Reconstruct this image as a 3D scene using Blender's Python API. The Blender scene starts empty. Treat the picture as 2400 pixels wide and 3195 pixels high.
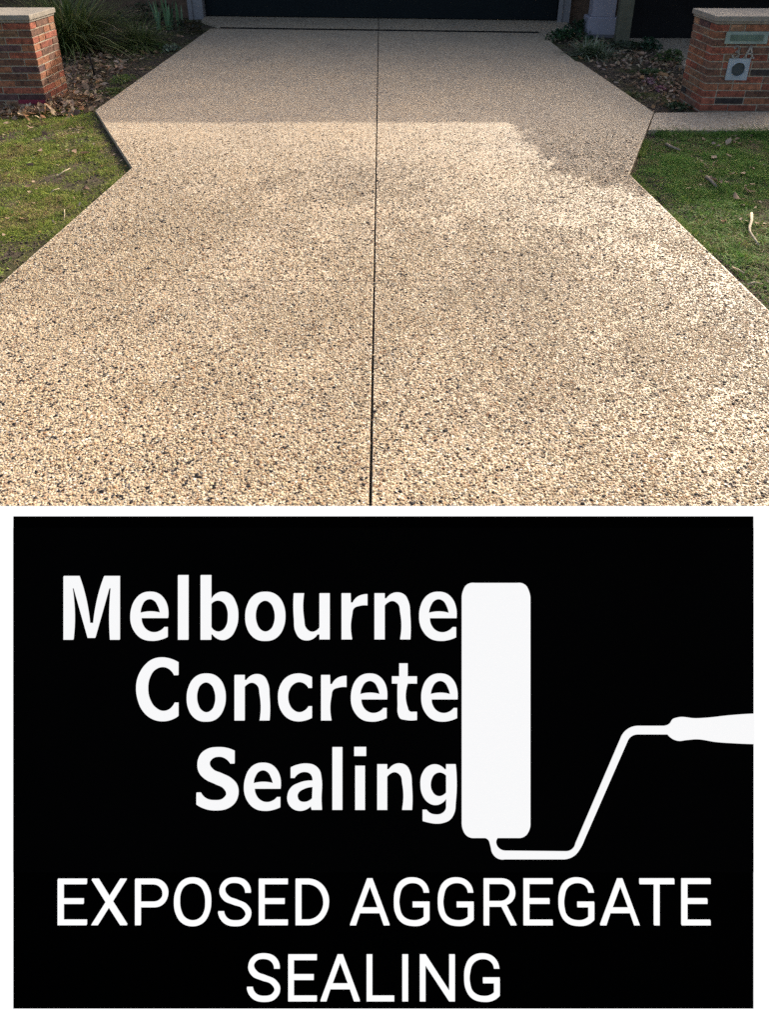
import bpy, bmesh, math, random
import numpy as np
from mathutils import Vector, Matrix

random.seed(7); rng = np.random.default_rng(11)
scene = bpy.context.scene
COL = scene.collection

# ---------------------------------------------------------------- camera
CAM_H, PITCH, FPX, PCX, PCY = 1.52, math.radians(26.6), 2191.0, 1200.0, 815.0   # lens in photo pixels (2400 wide)
cam_d = bpy.data.cameras.new('camera'); cam = bpy.data.objects.new('camera', cam_d); COL.objects.link(cam)
cam.location = (0, 0, CAM_H); cam.rotation_euler = (math.pi/2 - PITCH, 0, 0)
cam_d.sensor_fit = 'HORIZONTAL'; cam_d.sensor_width = 36; cam_d.lens = 36*FPX/2400
cam_d.shift_y = -(1597.5-PCY)/2400; cam_d.clip_start = .05; cam_d.clip_end = 500
scene.camera = cam

# ---------------------------------------------------------------- sky, sun, exposure
SUN_EL, SUN_AZ = math.radians(25), math.radians(35)          # azimuth clockwise from +Y: behind the house, to the right
EXPOSURE = 1.17
w = bpy.data.worlds.new('World'); scene.world = w; w.use_nodes = True
nt = w.node_tree; nt.nodes.clear()
out = nt.nodes.new('ShaderNodeOutputWorld'); bg = nt.nodes.new('ShaderNodeBackground'); sky = nt.nodes.new('ShaderNodeTexSky')
sky.sky_type = 'NISHITA'; sky.sun_disc = False; sky.sun_elevation = SUN_EL; sky.sun_rotation = SUN_AZ
sky.air_density = 0.8; sky.dust_density = 6.0; sky.ozone_density = 0.2
nt.links.new(sky.outputs[0], bg.inputs[0]); nt.links.new(bg.outputs[0], out.inputs[0]); bg.inputs[1].default_value = 0.15
sd = bpy.data.lights.new('sun', 'SUN'); sun = bpy.data.objects.new('sun', sd); COL.objects.link(sun)
sd.energy = 2.85; sd.angle = math.radians(0.42); sd.color = (1.0, .92, .80)
SDIR = Vector((math.sin(SUN_AZ)*math.cos(SUN_EL), math.cos(SUN_AZ)*math.cos(SUN_EL), math.sin(SUN_EL)))
sun.rotation_euler = SDIR.to_track_quat('Z', 'Y').to_euler(); sun.location = SDIR*30
vs = scene.view_settings; vs.view_transform = 'Standard'; vs.look = 'None'; vs.gamma = 1; vs.use_curve_mapping = False; vs.exposure = EXPOSURE
scene.cycles.use_denoising = False
scene.cycles.max_bounces = 6; scene.cycles.diffuse_bounces = 3

# ---------------------------------------------------------------- helpers
def ground_at(px, py, Z=0.0):
    """real ground position of a point measured in the photograph"""
    u = (px-PCX)/FPX; v = (py-PCY)/FPX
    dy = math.cos(PITCH)-v*math.sin(PITCH); dz = -math.sin(PITCH)-v*math.cos(PITCH)
    t = (Z-CAM_H)/dz
    return u*t, dy*t

def tag(o, label=None, cat=None, group=None, kind=None):
    if label: o['label'] = label
    if cat: o['category'] = cat
    if group: o['group'] = group
    if kind: o['kind'] = kind
    return o

def empty(name, loc, rz=0, **kw):
    o = bpy.data.objects.new(name, None); COL.objects.link(o); o.empty_display_size = .1
    o.location = loc; o.rotation_euler = (0, 0, rz)
    return tag(o, **kw)

def link(name, me, mat=None, parent=None, **kw):
    o = bpy.data.objects.new(name, me); COL.objects.link(o)
    if mat and not me.materials: me.materials.append(mat)
    if parent: o.parent = parent
    return tag(o, **kw)

def mesh_np(name, V, F, col=None, smooth=False):
    """V (n,3); F (m,k) with one k; col (n,3) per-vertex colour of the thing itself"""
    me = bpy.data.meshes.new(name)
    V = np.asarray(V, dtype=np.float32); F = np.asarray(F, dtype=np.int32)
    m, k = F.shape
    me.vertices.add(len(V)); me.vertices.foreach_set('co', V.ravel())
    me.loops.add(m*k); me.loops.foreach_set('vertex_index', F.ravel())
    me.polygons.add(m); me.polygons.foreach_set('loop_start', np.arange(0, m*k, k, dtype=np.int32))
    me.polygons.foreach_set('loop_total', np.full(m, k, dtype=np.int32))
    if smooth: me.polygons.foreach_set('use_smooth', np.ones(m, dtype=bool))
    me.update(calc_edges=True); me.validate()
    if col is not None:
        a = me.color_attributes.new('col', 'FLOAT_COLOR', 'POINT')
        c = np.ones((len(V), 4), dtype=np.float32); c[:, :3] = col
        a.data.foreach_set('color', c.ravel())
    return me

def bm_mesh(name, bm, smooth=False):
    me = bpy.data.meshes.new(name); bm.normal_update(); bm.to_mesh(me); bm.free()
    if smooth:
        for p in me.polygons: p.use_smooth = True
    return me

def box_bm(bm, x0, x1, y0, y1, z0, z1, bev=0):
    r = bmesh.ops.create_cube(bm, size=1)
    vs_ = r['verts']
    for v in vs_:
        v.co = Vector(((x0+x1)/2+v.co.x*(x1-x0), (y0+y1)/2+v.co.y*(y1-y0), (z0+z1)/2+v.co.z*(z1-z0)))
    if bev:
        es = list({e for v in vs_ for e in v.link_edges})
        bmesh.ops.bevel(bm, geom=es, offset=bev, segments=2, affect='EDGES', profile=.6)

def box(name, x0, x1, y0, y1, z0, z1, mat, parent=None, bev=0, **kw):
    bm = bmesh.new(); box_bm(bm, x0, x1, y0, y1, z0, z1, bev)
    return link(name, bm_mesh(name, bm), mat, parent, **kw)

def prism(name, poly, z0, z1, mat, parent=None, bev=0, **kw):
    bm = bmesh.new()
    b = [bm.verts.new((x, y, z1)) for x, y in poly]
    f = bm.faces.new(b); bm.normal_update()
    if f.normal.z < 0: f.normal_flip()
    r = bmesh.ops.extrude_face_region(bm, geom=[f])
    for v in r['geom']:
        if isinstance(v, bmesh.types.BMVert): v.co.z = z0
    bmesh.ops.recalc_face_normals(bm, faces=bm.faces[:])
    if bev:
        es = [e for e in bm.edges if all(abs(v.co.z-z1) < 1e-6 for v in e.verts)]
        bmesh.ops.bevel(bm, geom=es, offset=bev, segments=2, affect='EDGES')
    return link(name, bm_mesh(name, bm), mat, parent, **kw)

def tube(bm, pts, radii, n=8, cap=True):
    pts = [Vector(p) for p in pts]; rings = []
    for i, p in enumerate(pts):
        d = (pts[min(i+1, len(pts)-1)]-pts[max(i-1, 0)]).normalized()
        a = d.orthogonal().normalized() if abs(d.z) < .9 else Vector((1, 0, 0)).cross(d).normalized()
        b = d.cross(a)
        rings.append([bm.verts.new(p+radii[i]*(math.cos(2*math.pi*k/n)*a+math.sin(2*math.pi*k/n)*b)) for k in range(n)])
    for r0, r1 in zip(rings, rings[1:]):
        for k in range(n): bm.faces.new((r0[k], r0[(k+1) % n], r1[(k+1) % n], r1[k]))
    if cap: bm.faces.new(rings[0][::-1]); bm.faces.new(rings[-1])

def inside(poly, X, Y):
    c = np.zeros(X.shape, bool); n = len(poly)
    for i in range(n):
        x0, y0 = poly[i]; x1, y1 = poly[(i+1) % n]
        if y0 == y1: continue
        cr = ((y0 > Y) != (y1 > Y)) & (X < (x1-x0)*(Y-y0)/(y1-y0)+x0)
        c ^= cr
    return c

def dist_poly(pl, X, Y):
    d = np.full(X.shape, 1e9)
    for (x0, y0), (x1, y1) in zip(pl, pl[1:]):
        dx, dy = x1-x0, y1-y0; t = np.clip(((X-x0)*dx+(Y-y0)*dy)/(dx*dx+dy*dy), 0, 1)
        d = np.minimum(d, np.hypot(X-x0-t*dx, Y-y0-t*dy))
    return d

_perm = np.random.default_rng(3).random((64, 64))
def vnoise(X, Y, s):
    x = X*s; y = Y*s; xi = np.floor(x).astype(int); yi = np.floor(y).astype(int); fx = x-xi; fy = y-yi
    fx = fx*fx*(3-2*fx); fy = fy*fy*(3-2*fy)
    g = lambda i, j: _perm[(xi+i) % 64, (yi+j) % 64]
    return (g(0, 0)*(1-fx)+g(1, 0)*fx)*(1-fy)+(g(0, 1)*(1-fx)+g(1, 1)*fx)*fy

# ---------------------------------------------------------------- materials
class N:
    def __init__(s, name):
        s.m = bpy.data.materials.new(name); s.m.use_nodes = True; s.t = s.m.node_tree
        s.b = s.t.nodes['Principled BSDF']; s.tc = None
    def n(s, typ, **kw):
        x = s.t.nodes.new('ShaderNode'+typ)
        for k, v in kw.items(): setattr(x, k, v)
        return x
    def l(s, a, b): s.t.links.new(a, b)
    def co(s, kind='Object'):
        if not s.tc: s.tc = s.n('TexCoord')
        return s.tc.outputs[kind]
    def noise(s, scale, detail=4, rough=.6, co=None):
        x = s.n('TexNoise'); x.inputs['Scale'].default_value = scale; x.inputs['Detail'].default_value = detail
        x.inputs['Roughness'].default_value = rough; s.l(co or s.co(), x.inputs['Vector']); return x.outputs['Fac']
    def ramp(s, fac, stops, interp='LINEAR'):
        x = s.n('ValToRGB'); e = x.color_ramp.elements; x.color_ramp.interpolation = interp
        while len(e) < len(stops): e.new(.5)
        for el, (p, c) in zip(e, stops): el.position = p; el.color = (*c, 1)
        s.l(fac, x.inputs[0]); return x.outputs[0]
    def mix(s, fac, a, b, mode='MIX'):
        x = s.n('Mix', data_type='RGBA', blend_type=mode)
        for i, v in ((0, fac), (6, a), (7, b)):
            if isinstance(v, (int, float)): x.inputs[i].default_value = v
            elif isinstance(v, tuple): x.inputs[i].default_value = (*v, 1)
            else: s.l(v, x.inputs[i])
        return x.outputs[2]
    def math(s, op, a, b=0.0, c=0.0):
        x = s.n('Math', operation=op)
        for i, v in enumerate((a, b, c)):
            if isinstance(v, (int, float)): x.inputs[i].default_value = v
            else: s.l(v, x.inputs[i])
        return x.outputs[0]
    def bump(s, h, strength=.5, dist=.01):
        x = s.n('Bump'); x.inputs['Strength'].default_value = strength; x.inputs['Distance'].default_value = dist
        s.l(h, x.inputs['Height']); s.l(x.outputs[0], s.b.inputs['Normal'])
    def color(s, c):
        if isinstance(c, tuple): s.b.inputs['Base Color'].default_value = (*c, 1)
        else: s.l(c, s.b.inputs['Base Color'])
    def rough(s, r, spec=.5):
        s.b.inputs['Roughness'].default_value = r; s.b.inputs['Specular IOR Level'].default_value = spec

PEB = [(0, (.030, .031, .038)), (.060, (.055, .05, .055)), (.066, (.13, .085, .06)), (.13, (.25, .17, .115)), (.15, (.36, .20, .11)), (.20, (.40, .275, .175)),
       (.24, (.42, .32, .215)), (.45, (.485, .385, .265)), (.70, (.545, .45, .325)), (.90, (.62, .54, .42)), (1, (.75, .70, .61))]

def aggregate(name, tone=(1, 1, 1), under=False):
    a = N(name)
    vor = a.n('TexVoronoi', feature='F1'); vor.inputs['Scale'].default_value = 118; a.l(a.co(), vor.inputs['Vector'])
    sep = a.n('SeparateColor'); a.l(vor.outputs['Color'], sep.inputs[0])
    c = a.ramp(sep.outputs[0], PEB)
    edge = a.ramp(vor.outputs['Distance'], [(.0, (0, 0, 0)), (.42, (0, 0, 0)), (.62, (1, 1, 1)), (1, (1, 1, 1))])
    c = a.mix(edge, c, (.34, .262, .18))
    v2 = a.n('TexVoronoi', feature='F1'); v2.inputs['Scale'].default_value = 62; a.l(a.co(), v2.inputs['Vector'])
    s2 = a.n('SeparateColor'); a.l(v2.outputs['Color'], s2.inputs[0])
    pick = a.math('MULTIPLY', a.math('GREATER_THAN', s2.outputs[1], .90), a.math('LESS_THAN', v2.outputs['Distance'], .40))
    c = a.mix(pick, c, a.ramp(s2.outputs[2], [(0, (.05, .045, .045)), (.5, (.10, .075, .06)), (1, (.24, .15, .10))]))
    blot = a.ramp(a.noise(1.3, 5, .6), [(.3, (.86, .86, .87)), (.5, (1, .99, .97)), (.7, (1.06, 1.02, .96))])
    c = a.mix(1.0, c, blot, 'MULTIPLY')
    spot = a.ramp(a.noise(9, 3, .6), [(.32, (.88, .88, .88)), (.5, (1, 1, 1)), (1, (1.05, 1.05, 1.05))])
    c = a.mix(.8, c, spot, 'MULTIPLY')
    c = a.mix(1.0, c, tone, 'MULTIPLY')
    a.color(c); a.rough(.52, .24)
    h = a.ramp(vor.outputs['Distance'], [(0, (1, 1, 1)), (.35, (.8, .8, .8)), (.65, (0, 0, 0)), (1, (0, 0, 0))])
    a.bump(h, .6, .0035)
    return a.m
M_AGG = aggregate('exposed_aggregate', (1.09, 1.085, 1.07))
M_AGG_P = aggregate('path_aggregate', (.97, .975, 1.0))

def pebble_mat():
    a = N('pebble'); at = a.n('Attribute', attribute_type='INSTANCER', attribute_name='peb')
    c = a.ramp(at.outputs['Fac'], PEB)
    at2 = a.n('Attribute', attribute_type='INSTANCER', attribute_name='tint')
    c = a.mix(1.0, c, a.ramp(at2.outputs['Fac'], [(0, (.78, .78, .80)), (.5, (1, .98, .95)), (1, (1.12, 1.08, 1.02))]), 'MULTIPLY')
    c = a.mix(1.0, c, (.735, .72, .67), 'MULTIPLY')
    a.color(c); a.rough(.62, .06); return a.m
M_PEB = pebble_mat()

def simple(name, c, r=.7, spec=.4, var=.15, scale=8, bump=0, bs=60):
    a = N(name); f = a.noise(scale, 5, .65)
    lo = tuple(x*(1-var) for x in c); hi = tuple(min(1, x*(1+var)) for x in c)
    a.color(a.ramp(f, [(.3, lo), (.7, hi)])); a.rough(r, spec)
    if bump: a.bump(a.noise(bs, 4, .6), bump, .004)
    return a.m

def soil_mat():
    a = N('soil'); f = a.noise(14, 8, .7); g = a.noise(2.2, 4, .6)
    c = a.ramp(f, [(.3, (.030, .023, .017)), (.5, (.075, .056, .039)), (.72, (.14, .108, .076))])
    moss = a.ramp(f, [(.3, (.035, .04, .012)), (.7, (.12, .13, .035))])
    c = a.mix(a.ramp(g, [(.45, (0, 0, 0)), (.6, (.7, .7, .7))]), c, moss)
    a.color(c); a.rough(.95, .15); a.bump(a.noise(70, 6, .75), .9, .02); return a.m
M_SOIL = soil_mat()

def leafcol(name, r=.6, trans=.3, spec=.3):
    a = N(name); at = a.n('VertexColor', layer_name='col')
    a.l(at.outputs['Color'], a.b.inputs['Base Color']); a.rough(r, spec)
    tr = a.n('BsdfTranslucent'); a.l(at.outputs['Color'], tr.inputs['Color'])
    mx = a.n('MixShader'); mx.inputs[0].default_value = trans
    o = a.t.nodes['Material Output']; a.l(a.b.outputs[0], mx.inputs[1]); a.l(tr.outputs[0], mx.inputs[2]); a.l(mx.outputs[0], o.inputs[0])
    return a.m
M_BLADE = leafcol('grass_blade', .7, .3, .1); M_DRY = leafcol('dry_leaf', .75, .15, .2); M_GREEN = leafcol('green_leaf', .5, .25, .4)

def brick_mat(name, c, dark):
    a = N(name); oi = a.n('ObjectInfo')
    ad = a.n('VectorMath', operation='ADD'); a.l(a.co(), ad.inputs[0]); a.l(oi.outputs['Location'], ad.inputs[1])
    f = a.noise(28, 6, .7, ad.outputs[0]); g = a.noise(120, 3, .6, ad.outputs[0])
    lo = tuple(x*.62 for x in c); hi = tuple(min(1, x*1.3) for x in c)
    col = a.ramp(f, [(.28, dark), (.42, lo), (.55, c), (.75, hi)])
    hv = a.n('HueSaturation'); a.l(col, hv.inputs['Color']); a.l(a.math('MULTIPLY_ADD', oi.outputs['Random'], .5, .75), hv.inputs['Value'])
    a.color(hv.outputs[0]); a.rough(.85, .25); a.bump(a.math('ADD', f, a.math('MULTIPLY', g, .6)), .55, .004); return a.m
BRICKS = [brick_mat('brick_red', (.27, .084, .050), (.075, .03, .022)), brick_mat('brick_orange', (.29, .118, .062), (.10, .04, .025)),
          brick_mat('brick_brown', (.16, .08, .052), (.055, .028, .02)), brick_mat('brick_tan', (.27, .145, .082), (.12, .06, .035)),
          brick_mat('brick_purple', (.10, .052, .047), (.035, .024, .026)), brick_mat('brick_dark', (.05, .04, .035), (.025, .021, .02))]
M_MORTAR = simple('mortar', (.33, .28, .21), .95, .2, .3, 20, .5, 150)
M_CAP = simple('capstone', (.24, .21, .17), .9, .25, .25, 14, .4, 90)
M_PLATE = simple('letter_plate', (.22, .27, .23), .45, .5, .2, 10)
M_PLATE_IN = simple('letter_flap', (.09, .13, .10), .4, .5, .3, 12)
M_STEEL = simple('galvanised_steel', (.30, .34, .36), .42, .5, .15, 25)
M_TUBE_SHADE = simple('tube_shade', (.045, .055, .055), .6, .4, .2, 20)
M_NUM = simple('bronze_numeral', (.30, .27, .23), .45, .5, .3, 60)
M_RED = simple('red_tape', (.22, .018, .04), .5, .4, .2, 30)
M_BLACK = simple('joint_filler', (.012, .011, .010), .8, .2, .3, 30)
M_DOOR = simple('garage_door_paint', (.004, .0075, .009), .6, .12, .1, 5)
M_JAMB = simple('jamb_paint', (.19, .18, .18), .6, .4, .12, 6)
M_WALLB = simple('brown_wall_brick', (.12, .075, .05), .9, .2, .3, 12, .4, 60)  # dark brown brick of the house walls
M_RENDER = simple('column_paint', (.25, .235, .265), .7, .3, .08, 6, .15, 80)
M_POST = simple('weathered_post', (.10, .095, .065), .9, .2, .25, 10, .4, 60)
M_DARK = simple('dark_panel_coat', (.008, .008, .0085), .8, .12, .2, 4)
M_ROOF = simple('roof_metal', (.12, .12, .125), .6, .4, .15, 3)
M_BARK = simple('bark', (.14, .105, .075), .95, .2, .35, 14, .8, 40)
M_TWIG = simple('dry_twig', (.42, .34, .23), .8, .3, .2, 40)
M_TWIGG = simple('grey_bark_stick', (.22, .18, .135), .9, .2, .4, 50, .6, 80)
M_TWIGD = simple('dark_stake', (.028, .022, .017), .9, .2, .3, 40)

# ---------------------------------------------------------------- ground
xs = np.unique(np.round(np.concatenate([np.linspace(-80, -6, 12), np.arange(-6, 6.01, .06), np.linspace(6, 80, 12)]), 4))
ys = np.unique(np.round(np.concatenate([np.linspace(-80, 0, 12), np.arange(0, 12.01, .06), np.linspace(12, 90, 12)]), 4))
XX, YY = np.meshgrid(xs, ys, indexing='ij')
ZZ = -.034+.014*(vnoise(XX, YY, 3)-.5)+.014*(vnoise(XX+9, YY, 11)-.5)
nx, ny = len(xs), len(ys); idx = np.arange(nx*ny).reshape(nx, ny)
F = np.stack([idx[:-1, :-1], idx[1:, :-1], idx[1:, 1:], idx[:-1, 1:]], -1).reshape(-1, 4)
link('ground', mesh_np('ground', np.stack([XX, YY, ZZ], -1).reshape(-1, 3), F, smooth=True), M_SOIL, kind='structure')
def ground_z(X, Y): return -.034+.014*(vnoise(X, Y, 3)-.5)+.014*(vnoise(X+9, Y, 11)-.5)

# ---------------------------------------------------------------- driveway
JX = lambda y: -.033-.0051*y                                      # the long joint runs almost straight to the garage
tilt = lambda x: -.0930*x                                          # garage front and drain lie a little askew
L = [(-2.6, -4), (-1.86, .5), (-1.738, 2.934), (-1.66, 4.406), (-2.446, 5.876), (-2.476, 10.30)]
R = [(2.6, -4), (1.70, .5), (1.626, 2.701), (1.572, 4.281), (2.255, 5.81), (2.175, 7.95), (2.135, 8.02), (2.13, 9.44)]
def xl(y):
    return float(np.interp(y, [p[1] for p in L], [p[0] for p in L]))
def xr(y):
    return float(np.interp(y, [p[1] for p in R], [p[0] for p in R]))
rows = [-4, .6, 2.83, 4.345]
drv = prism('driveway', [(xl(-4)+.01, -3.99), (xl(.5)+.01, .5), (xl(2.9)+.01, 2.93), (xl(4.4)+.01, 4.4), (-2.42, 5.88), (-2.45, 10.2), (-2.35, 10.6), (-2.75, 11.6), (2.55, 11.1),
                       (2.6, 10.2), (2.1, 9.5), (2.1, 8.0), (2.22, 5.83), (xr(4.28)-.01, 4.28), (xr(2.7)-.01, 2.7), (xr(.5)-.01, .5), (xr(-4)-.01, -3.99)], -.13, -.012, M_BLACK, kind='structure')
g, k = .0045, .0032                                                # half width of the long joint and of the cross cuts
def slab(poly): return prism('slab', poly, -.11, 0, M_AGG, drv, bev=.0012)
for y0, y1 in zip(rows, rows[1:]):
    kk = .0012 if y1 == 4.345 else k
    a, b = y0+k, y1-kk
    lp = [(JX(a)-g, a), (JX(b)-g, b), (xl(b), b)]+[p for p in reversed(L) if a < p[1] < b]+[(xl(a), a)]
    rp = [(JX(a)+g, a), (JX(b)+g, b), (xr(b), b)]+[p for p in reversed(R) if a < p[1] < b]+[(xr(a), a)]
    slab(lp); slab(rp)
DR = lambda x: 10.272+tilt(x)                                      # drain line
a = 4.345+.0012
slab([(JX(a)-g, a), (JX(10.2)-g, DR(-.085)-.082), (-2.40, DR(-2.40)-.082), (-2.476, DR(-2.47)-.09), (-2.446, 5.876), (-1.66, 4.406), (xl(a), a)])
slab([(JX(a)+g, a), (JX(10.2)+g, DR(-.085)-.082), (2.14, DR(2.14)-.082), (2.13, 9.44), (2.135, 8.02), (2.175, 7.95), (2.255, 5.81), (xr(a), a)])
DO = lambda x: 11.41+tilt(x)
slab([(-2.39, DR(-2.39)+.082), (JX(10.2)-g, DR(-.09)+.082), (JX(11.3)-g, DO(-.09)+.2), (-2.86, DO(-2.86)+.2), (-2.80, 11.24)])
slab([(JX(10.2)+g, DR(-.08)+.082), (2.15, DR(2.15)+.082), (2.15, 9.45), (2.30, 9.55), (2.66, 10.15), (2.73, 10.74), (2.75, DO(2.7)+.2), (JX(11.3)+g, DO(-.08)+.2)])
# the slot drain in front of the garage: two steel lips and a deep black slot
for s in (-1, 1):
    bm = bmesh.new()
    pts = [(x, DR(x)+s*.074) for x in (-2.38, 2.13)]
    vs_ = [bm.verts.new((x, y+d, z)) for (x, y) in pts for d, z in ((-.004, -.01), (.004, -.01), (.004, -.002), (-.004, -.002))]
    for i in range(4): bm.faces.new((vs_[i], vs_[(i+1) % 4], vs_[4+(i+1) % 4], vs_[4+i]))
    link('drain_lip', bm_mesh('drain_lip', bm), M_BLACK, drv)

# loose-looking pebbles proud of the near slabs
def pebbles():
    XS, YS, SZ = [], [], []
    for ya, yb, sp in ((1.30, 2.83, .0071), (2.83, 5.6, .0086)):
        ny_ = int((yb-ya)/(sp*.866)); nx_ = int(4.4/sp)
        I, J = np.meshgrid(np.arange(nx_), np.arange(ny_), indexing='ij')
        X = (-2.2+(I+.5*(J % 2))*sp).ravel(); Y = (ya+J*sp*.866).ravel()
        XS.append(X+rng.normal(0, sp*.24, X.shape)); YS.append(Y+rng.normal(0, sp*.24, Y.shape)); SZ.append(np.full(X.shape, sp/.0071))
    X, Y, SZ = np.concatenate(XS), np.concatenate(YS), np.concatenate(SZ)
    xl_ = np.interp(Y, [p[1] for p in L], [p[0] for p in L]); xr_ = np.interp(Y, [p[1] for p in R], [p[0] for p in R])
    half = Y*.60+.62
    keep = (X > xl_+.008) & (X < xr_-.008) & ((np.abs(X-JX(Y)) > .008) | (rng.random(X.shape) < .03)) & (np.abs(Y-2.83) > .0075) & (np.abs(Y-4.345) > .004) & (np.abs(X) < half)
    keep &= rng.random(X.shape) < np.clip((5.6-Y)/2.2, 0, 1)*np.clip(.30+.45*vnoise(X, Y, 6)+.45*vnoise(X+7, Y, 1.7), .3, .97)
    X, Y, SZ = X[keep], Y[keep], SZ[keep]; n = len(X)
    size = np.clip(rng.lognormal(0, .25, n), .55, 1.7)*.0037*SZ
    sc = np.stack([size*rng.uniform(.85, 1.3, n), size*rng.uniform(.7, 1.0, n), size*rng.uniform(.45, .62, n)], -1)
    Z = sc[:, 2]*rng.uniform(-.6, .1, n)+.0003
    me = bpy.data.meshes.new('pebble_points'); me.vertices.add(n)
    me.vertices.foreach_set('co', np.stack([X, Y, Z], -1).astype(np.float32).ravel())
    def attr(nm, typ, arr, key):
        at = me.attributes.new(nm, typ, 'POINT'); at.data.foreach_set(key, arr.astype(np.float32).ravel())
    pv = rng.random(n); cl = .6*vnoise(X+3, Y+8, 2.2)+.4*vnoise(X, Y+2, 9)
    pv = np.where(rng.random(n) < .055*np.clip((cl-.30)*2.4, 0, 1), rng.uniform(0, .06, n), pv)     # dark stones gather in drifts
    big = np.where(pv < .06, rng.uniform(.95, 1.3, n), 1.0); sc *= big[:, None]
    attr('peb', 'FLOAT', pv, 'value'); attr('tint', 'FLOAT', .45*rng.random(n)+.55*(.5*vnoise(X+2, Y, 1.1)+.5*vnoise(X, Y+4, 3.7))+np.where(Y < 2.83, -.05, .04)-.30*np.exp(-((X-.27)/.30)**2-((Y-1.95)/.22)**2)*vnoise(X, Y, 8), 'value')
    attr('psc', 'FLOAT_VECTOR', sc, 'vector')
    rot = np.stack([rng.normal(0, .25, n), rng.normal(0, .25, n), rng.uniform(0, 6.28, n)], -1); attr('prot', 'FLOAT_VECTOR', rot, 'vector')
    o = link('pebble', me, None, drv, kind='stuff')
    ng = bpy.data.node_groups.new('scatter_pebbles', 'GeometryNodeTree')
    ng.interface.new_socket('Geometry', in_out='INPUT', socket_type='NodeSocketGeometry'); ng.interface.new_socket('Geometry', in_out='OUTPUT', socket_type='NodeSocketGeometry')
    gi = ng.nodes.new('NodeGroupInput'); go = ng.nodes.new('NodeGroupOutput')
    ip = ng.nodes.new('GeometryNodeInstanceOnPoints'); ico = ng.nodes.new('GeometryNodeMeshIcoSphere'); ico.inputs['Subdivisions'].default_value = 2; ico.inputs['Radius'].default_value = 1
    sm = ng.nodes.new('GeometryNodeSetShadeSmooth'); mt = ng.nodes.new('GeometryNodeSetMaterial'); mt.inputs['Material'].default_value = M_PEB
    na = ng.nodes.new('GeometryNodeInputNamedAttribute'); na.data_type = 'FLOAT_VECTOR'; na.inputs['Name'].default_value = 'psc'
    nr = ng.nodes.new('GeometryNodeInputNamedAttribute'); nr.data_type = 'FLOAT_VECTOR'; nr.inputs['Name'].default_value = 'prot'
    lk = ng.links.new
    lk(gi.outputs[0], ip.inputs['Points']); lk(ico.outputs[0], sm.inputs[0]); lk(sm.outputs[0], mt.inputs[0]); lk(mt.outputs[0], ip.inputs['Instance'])
    lk(na.outputs[0], ip.inputs['Scale']); lk(nr.outputs[0], ip.inputs['Rotation']); lk(ip.outputs[0], go.inputs[0])
    md = o.modifiers.new('scatter', 'NODES'); md.node_group = ng
pebbles()

# side path in front of the letterbox pier, and the path to the porch behind it
pth = prism('garden_path', [(2.275, 5.79), (2.05, 5.30), (6.5, 5.20), (6.5, 5.90)], -.11, -.03, M_BLACK, kind='structure')
prism('slab', [(2.264, 5.813), (2.036, 5.297), (4.0, 5.245), (4.0, 5.872)], -.10, -.004, M_AGG_P, pth, bev=.003)
prism('slab', [(4.012, 5.244), (6.5, 5.20), (6.5, 5.90), (4.012, 5.873)], -.10, -.004, M_AGG_P, pth, bev=.003)
prism('porch_path', [(3.05, 9.62), (3.24, 9.35), (3.36, 8.6), (3.33, 8.1), (3.20, 7.55), (3.35, 7.0), (4.6, 6.6), (6.2, 6.6), (6.2, 9.62)], -.11, -.006, M_AGG_P, bev=.003, kind='structure')

# ---------------------------------------------------------------- house (only its foot is in view; its roof casts the long shade)
ROT = math.atan(-.0930)
hs = empty('house', (0, 11.41, 0), ROT, label='single storey house behind the driveway with a wide dark garage door', cat='house')
for i in range(7):                                                 # horizontal panels of the tilting garage door
    z0 = .012+i*.305
    p = box('garage_door_panel', -2.83, 2.62, .0, .045, z0, z0+.298, M_DOOR, hs, bev=.004)
for x0, x1 in ((-3.06, -2.845), (2.635, 2.80)):
    box('door_jamb', x0, x1, -.10, .16, -.06, 2.2, M_JAMB, hs, bev=.006)
    box('jamb_trim', x0-.018, x0+.05, -.125, -.102, -.06, 2.2, M_JAMB, hs, bev=.004)
box('door_lintel', -3.06, 2.80, -.09, .2, 2.205, 2.55, M_JAMB, hs, bev=.006)
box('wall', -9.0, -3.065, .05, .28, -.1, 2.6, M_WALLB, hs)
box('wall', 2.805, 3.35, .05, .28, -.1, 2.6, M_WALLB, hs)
box('dark_panel', 3.3, 7.6, -1.42, -1.37, -.02, .80, M_DARK, hs)  # low near-black panel beside the porch
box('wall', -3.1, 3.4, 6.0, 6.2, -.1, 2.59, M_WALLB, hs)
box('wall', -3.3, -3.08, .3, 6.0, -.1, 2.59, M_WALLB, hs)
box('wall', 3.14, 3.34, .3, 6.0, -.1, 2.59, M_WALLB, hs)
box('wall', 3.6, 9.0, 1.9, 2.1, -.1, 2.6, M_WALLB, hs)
# flat metal roof: front edge straight across, level with its shadow line on the drive
eave_z = 2.6; eave_y = 5.55+eave_z*math.cos(SUN_AZ)/math.tan(SUN_EL)
inv = (Matrix.Translation((0, 11.41, 0)) @ Matrix.Rotation(ROT, 4, 'Z')).inverted()
for x0, x1, yy in ((-12, .75, eave_y+.32), (.75, 5.2, eave_y)):      # made-up step in the unseen eave, lets sun onto the left pier
    for nm, a_, b_, z0, z1, mt_ in (('roof', yy, 20, eave_z-.02, eave_z+.03, M_ROOF), ('fascia', yy+.03, yy+.06, eave_z-.24, eave_z-.022, M_JAMB)):
        o = box(nm, x0, x1, a_, b_, z0, z1, mt_, hs); o.matrix_parent_inverse = inv
box('roof', 4.7, 9.0, .6, 9, 2.66, 2.71, M_ROOF, hs)
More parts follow.
